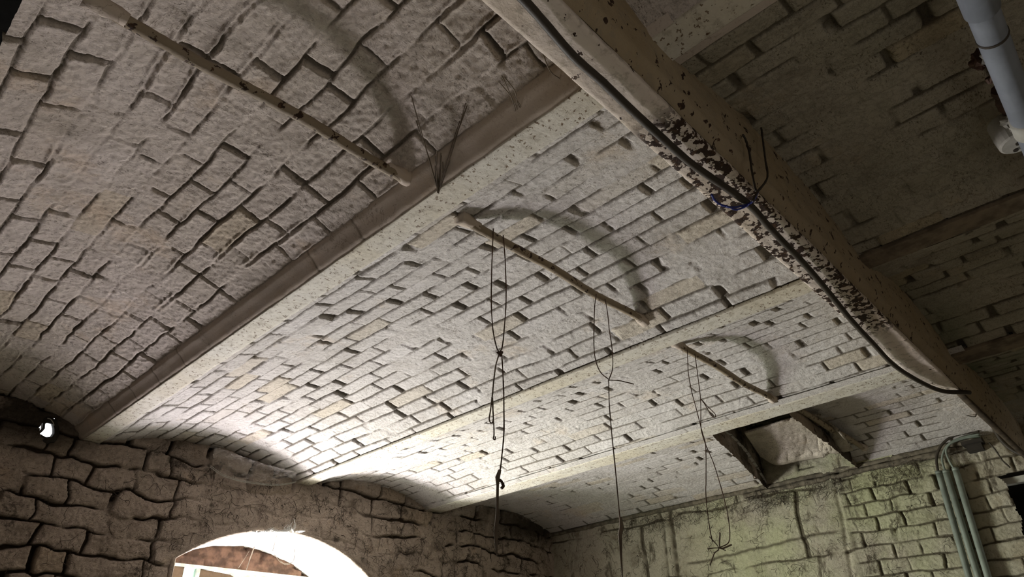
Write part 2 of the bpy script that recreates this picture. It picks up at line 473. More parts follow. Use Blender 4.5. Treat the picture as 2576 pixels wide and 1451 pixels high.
strip('springer_course', [(2.60, 1.012), (2.625, 1.004), (2.66, 1.0005)], .30, YB+.02, m_vault, ceiling, joints=.2)

# ------------------------------------------------------------------ joists (steel beams that carry the vaults)
def joist(x0, x1, label, z=1.0, y0=YF-.1, y1=YB+.02):
    root = empty('steel_joist', W((x0+x1)/2, (y0+y1)/2, z)); tag(root, label, 'beam', None)
    xm = (x0+x1)/2
    t = .011
    pr = [(x0, z+t), (x0, z+.001), (x0+.002, z), (x1-.002, z), (x1, z+.001), (x1, z+t), (x0, z+t)]
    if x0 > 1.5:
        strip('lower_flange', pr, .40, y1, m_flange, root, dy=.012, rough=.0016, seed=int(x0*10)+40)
        tag(strip('lower_flange', pr, y0, .40, m_brown, root, dy=.012, rough=.0022, seed=int(x0*10)+40), 'darker brown stretch on the near side of the main beam')
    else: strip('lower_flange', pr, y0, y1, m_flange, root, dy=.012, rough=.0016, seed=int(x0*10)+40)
    v, f = merge([box(xm-.005, xm+.005, y0, y1, z+t-.001, z+.16)]); put('web', v, f, m_main_side, root)
    v, f = merge([box(x0, x1, y0, y1, z+.16, z+.17)]); put('upper_flange', v, f, m_main_side, root)
    return root
joist(-.125, -.070, 'cream painted steel joist at the top left corner of the ceiling')
joist(.766, .834, 'cream speckled steel joist left of the brightly lit vault, nearest long joist')
joist(1.768, 1.842, 'white steel joist running from above the arched window to the main beam')
joist(2.635, 2.745, 'pale steel joist nearest the green stained wall')

# ------------------------------------------------------------------ main beam
ZB = .86
mb = empty('main_beam', W(1.9, .395, ZB)); tag(mb, 'deep painted steel beam with flaking rust patches crossing under the joists', 'beam')
def xstrip(name, prof, x0, x1, mat, parent, dx=.008, rough=.0015, seed=3, taper=None):
    """prof: list of (y,z) swept along x"""
    P = []
    for i in range(len(prof)-1):
        (a0, z0), (a1, z1) = prof[i], prof[i+1]
        n = max(1, int(math.hypot(a1-a0, z1-z0)/.006))
        P += [(a0+(a1-a0)*k/n, z0+(z1-z0)*k/n) for k in range(n)]
    P.append(prof[-1]); P = np.array(P)
    X = np.linspace(x0, x1, int((x1-x0)/dx)+1)
    A, B = np.meshgrid(np.arange(len(P)), X, indexing='ij')
    Y = P[:, 0][:, None]+0*B; Z = P[:, 1][:, None]+0*B
    if taper: Y = .357+(Y-.357)*(1-(1-.25)*sst(taper[0], taper[1], B))
    Z = Z+rough*(fbm(A*.35, B*20, seed, 4)-.5)*2; Y = Y+rough*(fbm(A*.35+30, B*20, seed+5, 4)-.5)*2
    Q = np.stack([B*S, Y*S, Z*S+H], -1)
    idx = np.arange(Q.shape[0]*Q.shape[1]).reshape(Q.shape[:2])
    F = np.stack([idx[:-1, :-1], idx[1:, :-1], idx[1:, 1:], idx[:-1, 1:]], -1).reshape(-1, 4)
    return put(name, Q.reshape(-1, 3), F, mat, parent, attrs={'joint': 0*B, 'tone': .3+0*B})
xstrip('lower_flange', [(.357, ZB+.014), (.356, ZB+.002), (.358, ZB), (.432, ZB), (.434, ZB+.002), (.434, ZB+.014)], XL-.1, 2.63, m_main, mb, taper=(2.35, 2.62))
xstrip('lower_flange', [(.357, ZB+.014), (.356, ZB+.002), (.358, ZB+.001), (.374, ZB+.001), (.376, ZB+.003), (.376, ZB+.014)], 2.60, XR+.1, m_dark_steel, mb)
xstrip('side_face', [(.357, ZB+.014), (.366, ZB+.022), (.368, ZB+.045), (.362, ZB+.060), (.352, ZB+.075), (.347, ZB+.12), (.345, ZB+.150), (.345, ZB+.27)], XL-.1, XR+.1, m_main_side, mb, rough=.0025, seed=23)
xstrip('far_side_face', [(.434, ZB+.27), (.434, ZB+.15), (.425, ZB+.06), (.420, ZB+.02), (.434, ZB+.014)], XL-.1, XR+.1, m_main_side, mb, seed=33, dx=.02, taper=(2.35, 2.62))

# ------------------------------------------------------------------ walls
def arch_z(x): return -.072+np.sqrt(np.clip(.83**2-(x-1.76)**2, 0, None))
WX0, WX1, SILL = 1.25, 2.36, -.55
def in_win(X, Z): return (X > WX0) & (X < WX1) & (Z < arch_z(X)-1e-6) & (Z > SILL)
def in_hole(X, Z):
    return ((((X-.632)/.026)**2+((Z-1.015)/.042)**2) < 1) & (Z-1.0 > -.8*(X-.622)-.02)
def back_snap(U, V):
    U = U.copy(); V = V.copy()
    m = (U > WX0) & (U < WX1) & (V-arch_z(U) < .0012) & (V-arch_z(U) > -.0054*(1+1.3*np.abs(U-1.76)/np.sqrt(np.clip(.83**2-(U-1.76)**2, .01, None))))
    V[m] = arch_z(U)[m]
    return U, V
def back_h(U, V):
    h, j, t = masonry(V*1.0, U, 31, row=.092, L=.20, jw=.008, wob=.042, jl=.38, depth=.030, hv=.009, bev=.007, fillbias=-.02, pillow=.007, rough=.0034, perp=1.1, bfreq=4)
    d = np.abs(np.sqrt((U-1.76)**2+(V+.072)**2)-.83)       # daubed plaster round the arch
    p = sst(.34, .16, d+.12*(fbm(U*5, V*5, 77, 3)-.5))*sst(1.1, 1.3, U)
    ed = sst(.0, .02, d)
    return (h*(1-.8*p)+.006*p)*ed, j*(1-.75*p), t
def back_pos(U, V):
    P = np.stack([U, YB+0*U, V], -1); N = np.stack([0*U, -1+0*U, 0*U], -1); return P, N
wall_back = empty('wall_back', W(1.5, YB, -1.25)); tag(wall_back, kind='structure')
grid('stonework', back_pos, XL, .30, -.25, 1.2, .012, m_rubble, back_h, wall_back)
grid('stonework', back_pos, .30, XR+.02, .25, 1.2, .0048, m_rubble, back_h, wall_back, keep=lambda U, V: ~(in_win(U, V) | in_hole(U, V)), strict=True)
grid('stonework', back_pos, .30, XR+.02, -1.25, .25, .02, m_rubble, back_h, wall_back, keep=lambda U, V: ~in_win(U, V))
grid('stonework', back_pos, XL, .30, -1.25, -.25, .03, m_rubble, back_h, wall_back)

def right_h(U, V):       # U = y, V = z
    h1, j1, t1 = masonry(V+.02*(vn(U*2, V*2, 5)), U, 61, row=.069, L=.155, jw=.0055, wob=.016, jl=.25, depth=.011, hv=.005, rough=.002, fillbias=.0)
    h2, j2, t2 = masonry(V-.27, U-2.22+.1, 62, row=.34, L=1.0, jw=.010, wob=.02, jl=.05, depth=.010, hv=.004, fillbias=-.1)
    bl = sst(1.18, 1.26, U+.03*(fbm(V*9, U*2, 3, 2)-.5)+.12*(1-V))
    bl = sst(1.19, 1.22, U-.0*V)
    h = h1*(1-bl)+h2*bl; j = j1*(1-bl)+j2*bl; t = t1*(1-bl)+.35*bl
    seam = np.exp(-((U-1.205-.09*(1-V)+.01*(vn(V*14, U, 8)-.5))/.010)**2)
    crack = np.exp(-((U-2.215-.02*vn(V*9, U*0, 9))/.016)**2)*(.5+.8*vn(V*30, U*40, 10))+np.exp(-((U-2.275-.02*vn(V*11, U*0, 19))/.010)**2)*(.3+.7*vn(V*30, U*40, 12))
    h = h-.012*seam*.7-.016*np.clip(crack, 0, 1); j = np.clip(j+.7*seam*vn(V*20, U*9, 4)+crack, 0, 1)
    hc = np.exp(-((V-.69-.045*(1.9-U)+.012*(fbm(U*12, V*0, 14, 3)-.5)*2)/.009)**2)*sst(1.2, 1.3, U)*sst(2.2, 2.12, U)
    h = h-.010*hc; j = np.clip(j+.8*hc, 0, 1)
    return h, j, t
def right_pos(U, V):
    P = np.stack([XR+0*U, U, V], -1); N = np.stack([-1+0*U, 0*U, 0*U], -1); return P, N
def door_edge(U, V): return .51+.05*(fbm(V*14, U*0, 91, 2)-.5)*2-.16*sst(.62, .35, V)
def door_snap(U, V):
    e = door_edge(U, V); U = U.copy(); m = (e-U > 0) & (e-U < .0052) & (V < .83); U[m] = e[m]; return U, V
def door_keep(U, V):
    e = door_edge(U, V)-1e-6
    top = .83+.02*(fbm(U*14, V*0, 92, 2)-.5)
    return ~((U < e) & (U > -.45) & (V < top))
wall_right = empty('wall_right', W(XR, 1.0, -1.25)); tag(wall_right, kind='structure')
grid('stonework', right_pos, -.6, YB+.02, .25, 1.15, .0048, m_rwall, right_h, wall_right, keep=door_keep, snap=door_snap)
grid('stonework', right_pos, -.6, YB+.02, -1.25, .25, .02, m_rwall, right_h, wall_right, keep=door_keep)
grid('stonework', right_pos, YF, -.6, -1.25, 1.15, .03, m_rwall, right_h, wall_right)
def flat(name, pts, mat, kind='structure', parent=None):
    o = put(name, [W(*p) for p in pts], [(0, 1, 2, 3)], mat, parent)
    if parent is None: tag(o, kind=kind)
    return o
def slab(name, x0, x1, y0, y1, z0, z1, mat, parent=None):
    v, f = box(x0, x1, y0, y1, z0, z1); o = put(name, v, f, mat, parent)
    if parent is None: tag(o, kind='structure')
    return o
slab('floor', XL-.1, XR+.8, YF-.1, YB+.1, -1.35, -1.25, m_floor)
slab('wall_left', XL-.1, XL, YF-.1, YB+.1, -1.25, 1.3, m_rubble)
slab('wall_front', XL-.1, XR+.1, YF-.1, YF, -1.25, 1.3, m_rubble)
slab('roof_slab', XL-.2, XR+.9, YF-.2, YB+.25, 1.5, 1.6, m_dark, ceiling)
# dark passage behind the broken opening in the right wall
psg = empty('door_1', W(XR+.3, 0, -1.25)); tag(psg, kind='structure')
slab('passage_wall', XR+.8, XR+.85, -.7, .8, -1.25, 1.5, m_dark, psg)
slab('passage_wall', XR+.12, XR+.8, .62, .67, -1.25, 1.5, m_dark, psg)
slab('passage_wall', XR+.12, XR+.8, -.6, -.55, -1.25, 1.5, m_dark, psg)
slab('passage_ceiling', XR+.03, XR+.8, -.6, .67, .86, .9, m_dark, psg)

# timber/iron trim where the last vault sits on the right wall
def rail_prof(dz, x): return [(x, 1.02+dz), (x-.016, 1.012+dz), (x-.018, 1.003+dz), (x-.014, .993+dz), (x, .990+dz)]
t1 = strip('trim_1', rail_prof(0, XR), .50, YB, m_wood, None, rough=.006, seed=60); tag(t1, kind='structure')
t2 = strip('trim_2', rail_prof(-.026, XR-.003), .62, 1.72, m_wood, None, rough=.010, seed=61); tag(t2, kind='structure')

# chimney-like opening above the right wall
ni = empty('flue_opening', W(3.3, 1.3, 1.0)); ni.name = 'trim_3'; tag(ni, kind='structure')
def ngrid(name, u0, u1, v0, v1, f, mat, seed):
    def pos(U, V): return f(U, V)
    return grid(name, pos, u0, u1, v0, v1, .01, mat, lambda U, V: masonry(V, U, seed, row=.075, L=.2, jw=.006, wob=.012, rough=.003, fillbias=.1), ni)
ngrid('back_face', .9, 1.66, 1.0, 1.46, lambda U, V: (np.stack([3.755+0*U, U, V], -1), np.stack([-1+0*U, 0*U, 0*U], -1)), m_rwall, 71)
ngrid('side_face', 2.74, 3.80, .99, 1.46, lambda U, V: (np.stack([U, 1.335+.24*(U-2.74), V], -1), np.stack([0*U, -1+0*U, 0*U], -1)), m_rubble, 72)
ngrid('side_face', 2.74, 3.80, .99, 1.46, lambda U, V: (np.stack([U, .985+.09*(U-2.74), V], -1), np.stack([0*U, 1+0*U, 0*U], -1)), m_rubble, 73)
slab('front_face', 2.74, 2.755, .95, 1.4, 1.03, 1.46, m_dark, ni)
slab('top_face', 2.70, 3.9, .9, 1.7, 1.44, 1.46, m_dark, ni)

# ------------------------------------------------------------------ window
win = empty('window_1', W(1.8, 3.6, SILL)); tag(win, kind='structure')
# white reveal under the arch, both jambs and sill
YW = 3.62
def rev_h(U, V):
    n = .010*(fbm(U*9, V*9, 81, 4)-.5)*2
    return n*sst(YB, YB+.04, V), 0*U, .3+0*U
def rev_pos(U, V):
    z = arch_z(U); P = np.stack([U, V, z], -1)
    dx = (U-1.76)/.83; dz = (z+.072)/.83
    return P, np.stack([-dx, 0*U, -dz], -1)
grid('reveal_arch', rev_pos, WX0, WX1, YB, YW+.05, .008, m_plaster, rev_h, win)
for xx, nx in ((WX0, 1), (WX1, -1)):
    zt = float(arch_z(np.array(xx)))
    grid('reveal_jamb', lambda U, V, xx=xx, nx=nx: (np.stack([xx+0*U, V, U], -1), np.stack([nx+0*U, 0*U, 0*U], -1)), SILL, zt, YB, YW+.05, .012, m_plaster, rev_h, win)
slab('sill', WX0, WX1, YB-.02, YW+.05, SILL-.04, SILL, m_plaster, win)
# raw brick infill above the casement
HEAD = .643
def tym_pos(U, V): return np.stack([U, YW+0*U, V], -1), np.stack([0*U, -1+0*U, 0*U], -1)
grid('brick_infill', tym_pos, WX0, WX1, HEAD-.002, .775, .006, m_redbrick, lambda U, V: masonry(V, U, 83, row=.062, L=.2, jw=.008, wob=.012, rough=.004), win)
slab('head_rail', WX0, WX1, YW-.012, YW+.03, HEAD-.012, HEAD+.002, m_frame, win)
slab('stile', WX0, 1.475, YW-.006, YW+.03, SILL, HEAD-.01, m_board, win)
slab('stile', 1.540, 1.556, YW-.008, YW+.03, SILL, HEAD-.01, m_frame, win)
slab('stile', 2.30, WX1, YW-.006, YW+.03, SILL, HEAD-.01, m_frame, win)
v, f = [W(1.556, YW, HEAD-.012), W(1.80, YW, HEAD-.03), W(1.80, YW, HEAD-.16), W(1.556, YW, HEAD-.20),
        W(1.556, YW+.012, HEAD-.012), W(1.80, YW+.012, HEAD-.03), W(1.80, YW+.012, HEAD-.16), W(1.556, YW+.012, HEAD-.20)], [(0, 1, 2, 3), (7, 6, 5, 4), (0, 4, 5, 1), (1, 5, 6, 2), (2, 6, 7, 3), (3, 7, 4, 0)]
put('board', v, f, m_board, win)
def shard(pts, y):
    v = [W(x, y, z) for x, z in pts]+[W(x, y+.004, z) for x, z in pts]
    n = len(pts); f = [tuple(range(n)), tuple(range(2*n-1, n-1, -1))]+[(i, (i+1) % n, n+(i+1) % n, n+i) for i in range(n)]
    return v, f
v, f = shard([(1.475, HEAD-.01), (1.54, HEAD-.01), (1.54, .50), (1.51, .56), (1.475, .53)], YW+.01); put('glass_pane', v, f, m_glass, win)
v, f = shard([(1.80, HEAD-.02), (2.30, HEAD-.012), (2.30, .56), (2.22, .60), (2.12, .585), (2.05, .61), (1.97, .60), (1.9, .58), (1.80, .60)], YW+.01); put('glass_pane', v, f, m_glass, win)
v, f = shard([(1.70, HEAD-.016), (1.99, HEAD-.014), (1.93, HEAD-.05), (1.86, HEAD-.04), (1.80, HEAD-.06), (1.74, HEAD-.035)], YW-.002)
put('paint_strip', v, f, m_frame, win)

# dark stone arris following the arch and jambs
pp = [(WX0, .2+.02*i) for i in range(19)]
na = 220; a0 = math.atan2(.572+.072, WX0-1.76); a1 = math.atan2(.50+.072, WX1-1.76)
pp += [(1.76+.83*math.cos(a0+(a1-a0)*i/na), -.072+.83*math.sin(a0+(a1-a0)*i/na)) for i in range(1, na)]
pp += [(WX1, .50-.02*i) for i in range(16)]
vs = []; fs = []
for i, (x, z) in enumerate(pp):
    q0 = pp[max(i-1, 0)]; q1 = pp[min(i+1, len(pp)-1)]
    dx, dz = q1[0]-q0[0], q1[1]-q0[1]; l = math.hypot(dx, dz); nx, nz = -dz/l, dx/l
    w0 = float(.0025*(vn(np.array(x*70), np.array(z*70), 5)-.5)*2); w1 = .016+float(.005*vn(np.array(x*40), np.array(z*40), 6))
    vs += [W(x-nx*.001, YB+.03, z-nz*.001), W(x+nx*w0, YB-.002, z+nz*w0), W(x+nx*.006, YB-.006, z+nz*.006), W(x+nx*w1, YB-.003, z+nz*w1), W(x+nx*(w1+.001), YB+.02, z+nz*(w1+.001))]
    if i:
        b0 = (i-1)*5; fs += [(b0+k, b0+k+1, b0+k+6, b0+k+5) for k in range(4)]
put('arch_arris', vs, fs, m_rubble, wall_back, smooth=True, attrs={'joint': [0]*len(vs), 'tone': [.3]*len(vs)})

# small duct through the wall, open to the daylight
duct = empty('window_2', W(.64, 3.3, .97)); tag(duct, kind='structure')
def duct_ring(cx, cz, rx, rz, y, n=24): return [W(cx+rx*math.cos(2*PI*i/n), y, cz+rz*math.sin(2*PI*i/n)) for i in range(n)]
inner = [(114, 1066), (118, 1063), (126, 1064), (134, 1067), (137, 1078), (137, 1090), (131, 1099), (124, 1099), (119, 1101), (110, 1096), (100, 1091), (108, 1084), (113, 1078)]
ci = Vector((121, 1082, 0)); n = len(inner)
outer = [ci+(Vector((x, y, 0))-ci)*1.75 for x, y in inner]
a = [at(x, y, y=YB-.012) for x, y in inner]; b = [at(p.x, p.y, y=YB-.006) for p in outer]; c = [q+Vector((.01, .10, .03)) for q in a]
b2 = [q+Vector((0, .03, 0)) for q in b]
put('duct_rim', a+b+c+b2, [(i, (i+1) % n, n+(i+1) % n, n+i) for i in range(n)]+[(i, 2*n+i, 2*n+(i+1) % n, (i+1) % n) for i in range(n)]+[(n+i, n+(i+1) % n, 3*n+(i+1) % n, 3*n+i) for i in range(n)], m_dark, duct)
v, f = tube(spline([at(119, 1052, y=YB-.012), at(127, 1054, y=YB-.012), at(133, 1062, y=YB-.012), at(136, 1070, y=YB-.012)], 5), .0022, 6); put('rim_highlight', v, f, m_white, duct)  # white arc put in as the highlight on the upper duct rim
v, f = box(.612, .668, YB+.25, YB+.27, 1.145, 1.155); put('brick_edge', v, f, m_redbrick, duct)

# ------------------------------------------------------------------ iron ties across the vaults
TY = .984
def tie(x0, z0, x1, z1, label, seed):
    root = empty('tie_rod', W((x0+x1)/2, TY, min(z0, z1))); tag(root, label, 'tie rod', 'iron ties across the brick vaults')
    n = int((x1-x0)/.012)
    pts = [W(x0+(x1-x0)*i/n, TY+.003*math.sin(i*.13+seed), z0+(z1-z0)*i/n+.002*math.sin(i*.21+seed)) for i in range(n+1)]
    v, f = tube(pts, .0118*S, 12, wob=.07, seed=seed)
    put('rod', v, f, m_tie, root, smooth=True)
    for xe, ze, sg in ((x0, z0, 1), (x1, z1, -1)):
        p = [W(xe+sg*(-.02+.017*i), TY, ze+.004-.0005*i) for i in range(5)]
        v, f = tube(p, [.020*S, .018*S, .0150*S, .0130*S, .0115*S], 14, wob=.2, seed=seed+3)
        put('plaster_daub', v, f, m_spring, root, smooth=True, attrs={'joint': [0]*len(v), 'tone': [.3]*len(v)})
tie(.060, 1.030, .715, 1.046, 'ochre iron tie in the leftmost brick vault, longest in view', 1)
tie(.905, 1.024, 1.675, 1.036, 'iron tie above the arched window vault with two strings hanging from it', 2)
tie(1.885, 1.020, 2.590, 1.020, 'iron tie in the narrow third vault with one string pair hanging', 3)
tie(2.80, 1.046, 3.62, 1.046, 'short dark iron tie beside the broken opening in the last vault', 4)

# ------------------------------------------------------------------ strings hanging from the ties
def P(px, py, y=TY-.014): return at(px, py, y=y)
def cord(name, pix, r, mat, parent=None, y=TY-.014, seed=1, sides=6, n=6, wob=.2, **pl):
    pts = [at(px, py, **pl) if pl else at(px, py, y=y) for px, py in pix]
    v, f = tube(spline(pts, n) if len(pts) > 2 else pts, r, sides, wob=wob, seed=seed)
    return put(name, v, f, mat, parent, smooth=True)
s1 = empty('hanging_string', P(1255, 605)); tag(s1, 'long knotted dusty string loop hanging lowest on the left, with frayed loose end', 'string')
cord('strand', [(1241, 575), (1239, 620), (1237, 680), (1236, 760), (1240, 830), (1250, 875), (1257, 886)], .0018, m_wire, s1)
cord('strand', [(1266, 592), (1269, 630), (1272, 680), (1273, 760), (1268, 830), (1264, 870), (1258, 886)], .0018, m_wire, s1)
cord('strand', [(1256, 888), (1247, 920), (1242, 960), (1238, 1000), (1234, 1030), (1231, 1055), (1236, 1064), (1241, 1055), (1239, 1020), (1237, 1000)], .0019, m_twine, s1)
cord('strand', [(1239, 1000), (1241, 1050), (1243, 1090), (1241, 1102), (1245, 1106), (1246, 1098)], .0018, m_twine, s1)
cord('strand', [(1262, 888), (1266, 960), (1268, 1040), (1267, 1100), (1262, 1150), (1258, 1185), (1254, 1200)], .0019, m_wire, s1)
cord('knot', [(1252, 884), (1257, 893), (1263, 886)], [.0045, .006, .0045]*1, m_wire, s1, n=1)
pts = [P(x, y) for x, y in [(1258, 1183), (1253, 1200), (1251, 1222), (1250, 1290), (1248, 1340), (1250, 1396)]]
v, f = tube(pts, [.004, .006, .0035, .003, .0045, .002], 7, wob=.4, seed=5); put('frayed_end', v, f, m_twine, s1, smooth=True)
cord('knot_tail', [(1254, 1206), (1262, 1212), (1266, 1222), (1262, 1228)], .004, m_wire, s1, n=4)
s2 = empty('hanging_string', P(1515, 770)); tag(s2, 'string loop with a single straight tail hanging from the right end of the tie', 'string')
cord('strand', [(1500, 740), (1496, 770), (1495, 800), (1494, 850), (1497, 900), (1510, 935), (1530, 953)], .0018, m_wire, s2)
cord('strand', [(1522, 752), (1528, 785), (1533, 830), (1540, 880), (1541, 925), (1532, 955)], .0018, m_wire, s2)
cord('strand', [(1531, 955), (1533, 1020), (1540, 1100), (1550, 1200), (1558, 1290), (1561, 1310)], .0019, m_wire, s2)
cord('wire_tail', [(1532, 956), (1555, 957), (1575, 961), (1594, 966)], .0018, m_wire, s2)
pts = [P(x, y) for x, y in [(1560, 1300), (1563, 1325), (1559, 1345), (1562, 1390), (1566, 1451)]]
v, f = tube(pts, [.003, .006, .008, .003, .002], 7, wob=.5, seed=8); put('frayed_end', v, f, m_twine, s2, smooth=True)
s3 = empty('hanging_string', P(1740, 900)); tag(s3, 'thin long string pair crossing below the right tie, ending in a wide loop', 'string')
cord('strand', [(1729, 880), (1730, 905), (1732, 940), (1740, 985), (1752, 1030), (1766, 1085), (1775, 1120), (1776, 1200), (1776, 1250), (1784, 1320), (1792, 1362)], .0018, m_wire, s3)
cord('strand', [(1748, 890), (1752, 920), (1756, 950), (1762, 1000), (1763, 1030), (1764, 1080), (1776, 1120), (1795, 1165), (1815, 1230), (1830, 1290), (1836, 1340), (1832, 1365), (1808, 1378)], .0018, m_wire, s3)
cord('strand', [(1763, 1003), (1780, 1022), (1798, 1040), (1799, 1049), (1790, 1045), (1775, 1020), (1763, 1003)], .0018, m_wire, s3)
cord('dry_tuft', [(1785, 1350), (1808, 1378), (1797, 1392), (1786, 1422)], [.002, .004, .006, .003][:1]*19, m_twine, s3)
cord('dry_tuft', [(1811, 1340), (1812, 1378), (1840, 1370)], .003, m_twine, s3)
cord('dry_tuft', [(1780, 1380), (1808, 1378), (1825, 1384)], .002, m_twine, s3)

# ------------------------------------------------------------------ cables and wires at the main beam
cb = cord('power_cable', [(1240, -80), (1318, 0), (1374, 63), (1444, 143), (1514, 205), (1584, 272), (1660, 342), (1740, 412), (1826, 472), (1890, 520), (1941, 578), (2025, 666), (2085, 736), (2141, 805), (2200, 868), (2252, 921), (2322, 964), (2375, 984), (2440, 987)], .0072*S, m_cable, None, wob=.03, sides=12, z=.848)
tag(cb, 'thick black cable running along under the rust spotted main beam', 'cable')
c2 = cord('power_cable', [(2440, 987), (2462, 1010), (2479, 1038), (2495, 1065), (2517, 1104), (2551, 1134), (2600, 1152)], .009*S, m_cable, None, wob=.04, x=3.66); tag(c2, 'sagging dark cable past the end of the main beam at the right edge', 'cable')
w1 = cord('bent_wire', [(1868, 338), (1875, 350), (1884, 378), (1890, 420), (1896, 455), (1902, 480)], .0027, m_cable, None, y=.335); tag(w1, 'short bent black wire lying against the side of the main beam, left of two', 'wire')
w2 = cord('bent_wire', [(1915, 322), (1920, 360), (1926, 405), (1931, 438), (1926, 456), (1905, 484), (1894, 505)], .0027, m_cable, None, y=.325); tag(w2, 'kinked black wire sticking up past the main beam side, right of two', 'wire')
w3 = cord('blue_wire', [(1908, 478), (1898, 500), (1885, 512), (1862, 519), (1838, 521), (1812, 514), (1798, 503), (1790, 489)], .0028, m_blue, None, z=.838, n=5); tag(w3, 'thin blue wire wrapped round the black cable under the main beam', 'wire')
w4 = cord('blue_wire', [(1886, 512), (1880, 517), (1865, 524), (1848, 527), (1838, 522), (1828, 519)], .0022, m_blue, None, z=.834, n=5); tag(w4, 'second short loop of blue wire beside the black cable', 'wire')
w5 = cord('bent_wire', [(2487, 1112), (2503, 1130), (2522, 1158), (2541, 1176)], .004, m_cable, None, x=3.74); tag(w5, 'thin dark wire slanting down the brick beside the broken wall opening', 'wire')
w6 = cord('bent_wire', [(2385, 1012), (2399, 1019), (2421, 1038), (2438, 1046), (2453, 1048), (2456, 1040)], .003, m_cable, None, x=3.58); tag(w6, 'hooked thin wire below the far end of the main beam', 'wire')

# ------------------------------------------------------------------ conduits on the right wall with their cables
for i, (top, bot, lab, cab) in enumerate((
        ((2361, 1186), (2438, 1451), 'leftmost of the three grey green conduits on the right wall', [(2361, 1192), (2356, 1160), (2360, 1135), (2375, 1112), (2400, 1096), (2435, 1088), (2463, 1084)]),
        ((2379, 1184), (2461, 1451), 'middle one of the three grey green conduits on the right wall', [(2379, 1190), (2370, 1155), (2378, 1127), (2400, 1108), (2430, 1098), (2465, 1092)]),
        ((2403, 1178), (2486, 1451), 'rightmost of the three grey green conduits, beside the broken opening', [(2403, 1184), (2388, 1158), (2380, 1134), (2390, 1116), (2415, 1105), (2440, 1099), (2466, 1098)]))):
    a = at(*top, x=3.735); b = at(*bot, x=3.735)
    b2 = Vector((b.x, b.y, .5))
    r = empty('conduit', b2); tag(r, lab, 'conduit', 'three conduits on the right wall')
    v, f = tube([a+(b-a)*k/10 for k in range(11)]+[b2], .0145*S, 16); put('pipe', v, f, m_conduit, r, smooth=True)
    v, f = tube([a+Vector((0, 0, .003)), a+(b-a).normalized()*.012], .0150*S, 16); put('collar', v, f, m_conduit, r, smooth=True)
    cord('cable', cab, (.0062 if i == 0 else .005)*S, m_cable if i == 0 else m_conduit, r, wob=.03, sides=8, x=3.728)
v, f = merge([box(3.70, XR, .50, .585, .975, .99), box(3.725, XR, .51, .575, .945, .975)])
br = put('recess_shade', v, f, m_dark); tag(br, 'dark block standing for the shaded recess where the conduit cables turn under the beam end', 'dark_recess')  # dark block put in for the shade of the recess
p = at(2545, 1208, x=3.80)
v, f = box(3.80, 3.84, p.y/S-.40, p.y/S+.045, p.z/S-H/S-.014, p.z/S-H/S+.014)
o = put('plank', v, f, m_white); tag(o, 'pale plank spanning the dark broken opening in the right wall', 'plank')

# ------------------------------------------------------------------ grey pipe, hanger and round box at the top right
a = at(2461, 0, z=.95); b = at(2572, 285, z=.95); d = (b-a)
pr = empty('waste_pipe', a-d*1.2); tag(pr, 'grey plastic pipe under the ceiling at the top right corner', 'pipe')
v, f = tube([a-d*1.2, a, b, a+d*1.9], .0235*S, 24); put('pipe', v, f, m_pipe, pr, smooth=True)
c = a+d*.02
v, f = tube([a-d*.5, a+d*.07], .0265*S, 24); put('socket', v, f, m_pipe, pr, smooth=True)
v, f = tube([a+d*.27, a+d*.285], .0248*S, 24); put('band', v, f, m_cable, pr, smooth=True)
v, f = tube([a+d*1.05, a+d*1.2], .0265*S, 24); put('socket', v, f, m_white, pr, smooth=True)
jb = empty('junction_box', at(2562, 362, z=.97)); tag(jb, 'round dull white junction box at the right edge by the pipe', 'junction box')
q = at(2562, 362, z=.97)
v, f = tube([q, q+Vector((0, 0, .004)), q+Vector((0, 0, .03)), q+Vector((0, 0, .075))], [.030*S, .034*S, .036*S, .036*S], 24); put('box', v, f, m_white, jb, smooth=False)
for dx, dy in ((.012, -.014), (.02, .010), (-.004, .0)):
    v, f = tube([q+Vector((dx, dy, -.003)), q+Vector((dx, dy, .01))], .006, 10); put('screw_hole', v, f, m_cable, jb)
def lumpy(center, r, seed, sx=1, sy=1, sz=1, n=14, m=10):
    rs = random.Random(seed); vs = []; fs = []
    for i in range(m+1):
        th = PI*i/m
        for j in range(n):
            ph = 2*PI*j/n; k = r*(1+.35*(rs.random()-.5)*2)
            vs.append(center+Vector((k*sx*math.sin(th)*math.cos(ph), k*sy*math.sin(th)*math.sin(ph), k*sz*math.cos(th))))
    for i in range(m):
        for j in range(n): fs.append((i*n+j, i*n+(j+1) % n, (i+1)*n+(j+1) % n, (i+1)*n+j))
    return vs, fs
hg = empty('pipe_hanger', at(2478, 155, z=.99)); tag(hg, 'rusty pipe hanger with pale plaster lump beside the grey pipe', 'pipe hanger')
v, f = lumpy(at(2470, 150, z=1.01), .022, 3); put('rusty_eye', v, f, m_wire, hg)
v, f = lumpy(at(2488, 143, z=.995), .016, 4); put('plaster_lump', v, f, m_white, hg)
v, f = tube(spline([at(2488, 160, z=1.0), at(2500, 180, z=.985), at(2492, 205, z=.98), at(2484, 196, z=.985)], 5), .006, 8); put('hook', v, f, m_wire, hg)
v, f = tube(spline([at(2512, 225, z=1.02), at(2530, 262, z=1.02), at(2548, 300, z=1.02)], 5), .017, 8, wob=.2); put('strap', v, f, m_wire, hg)
v, f = lumpy(at(2546, 304, z=1.0), .022, 8, 1.3); put('plaster_lump', v, f, m_white, hg)

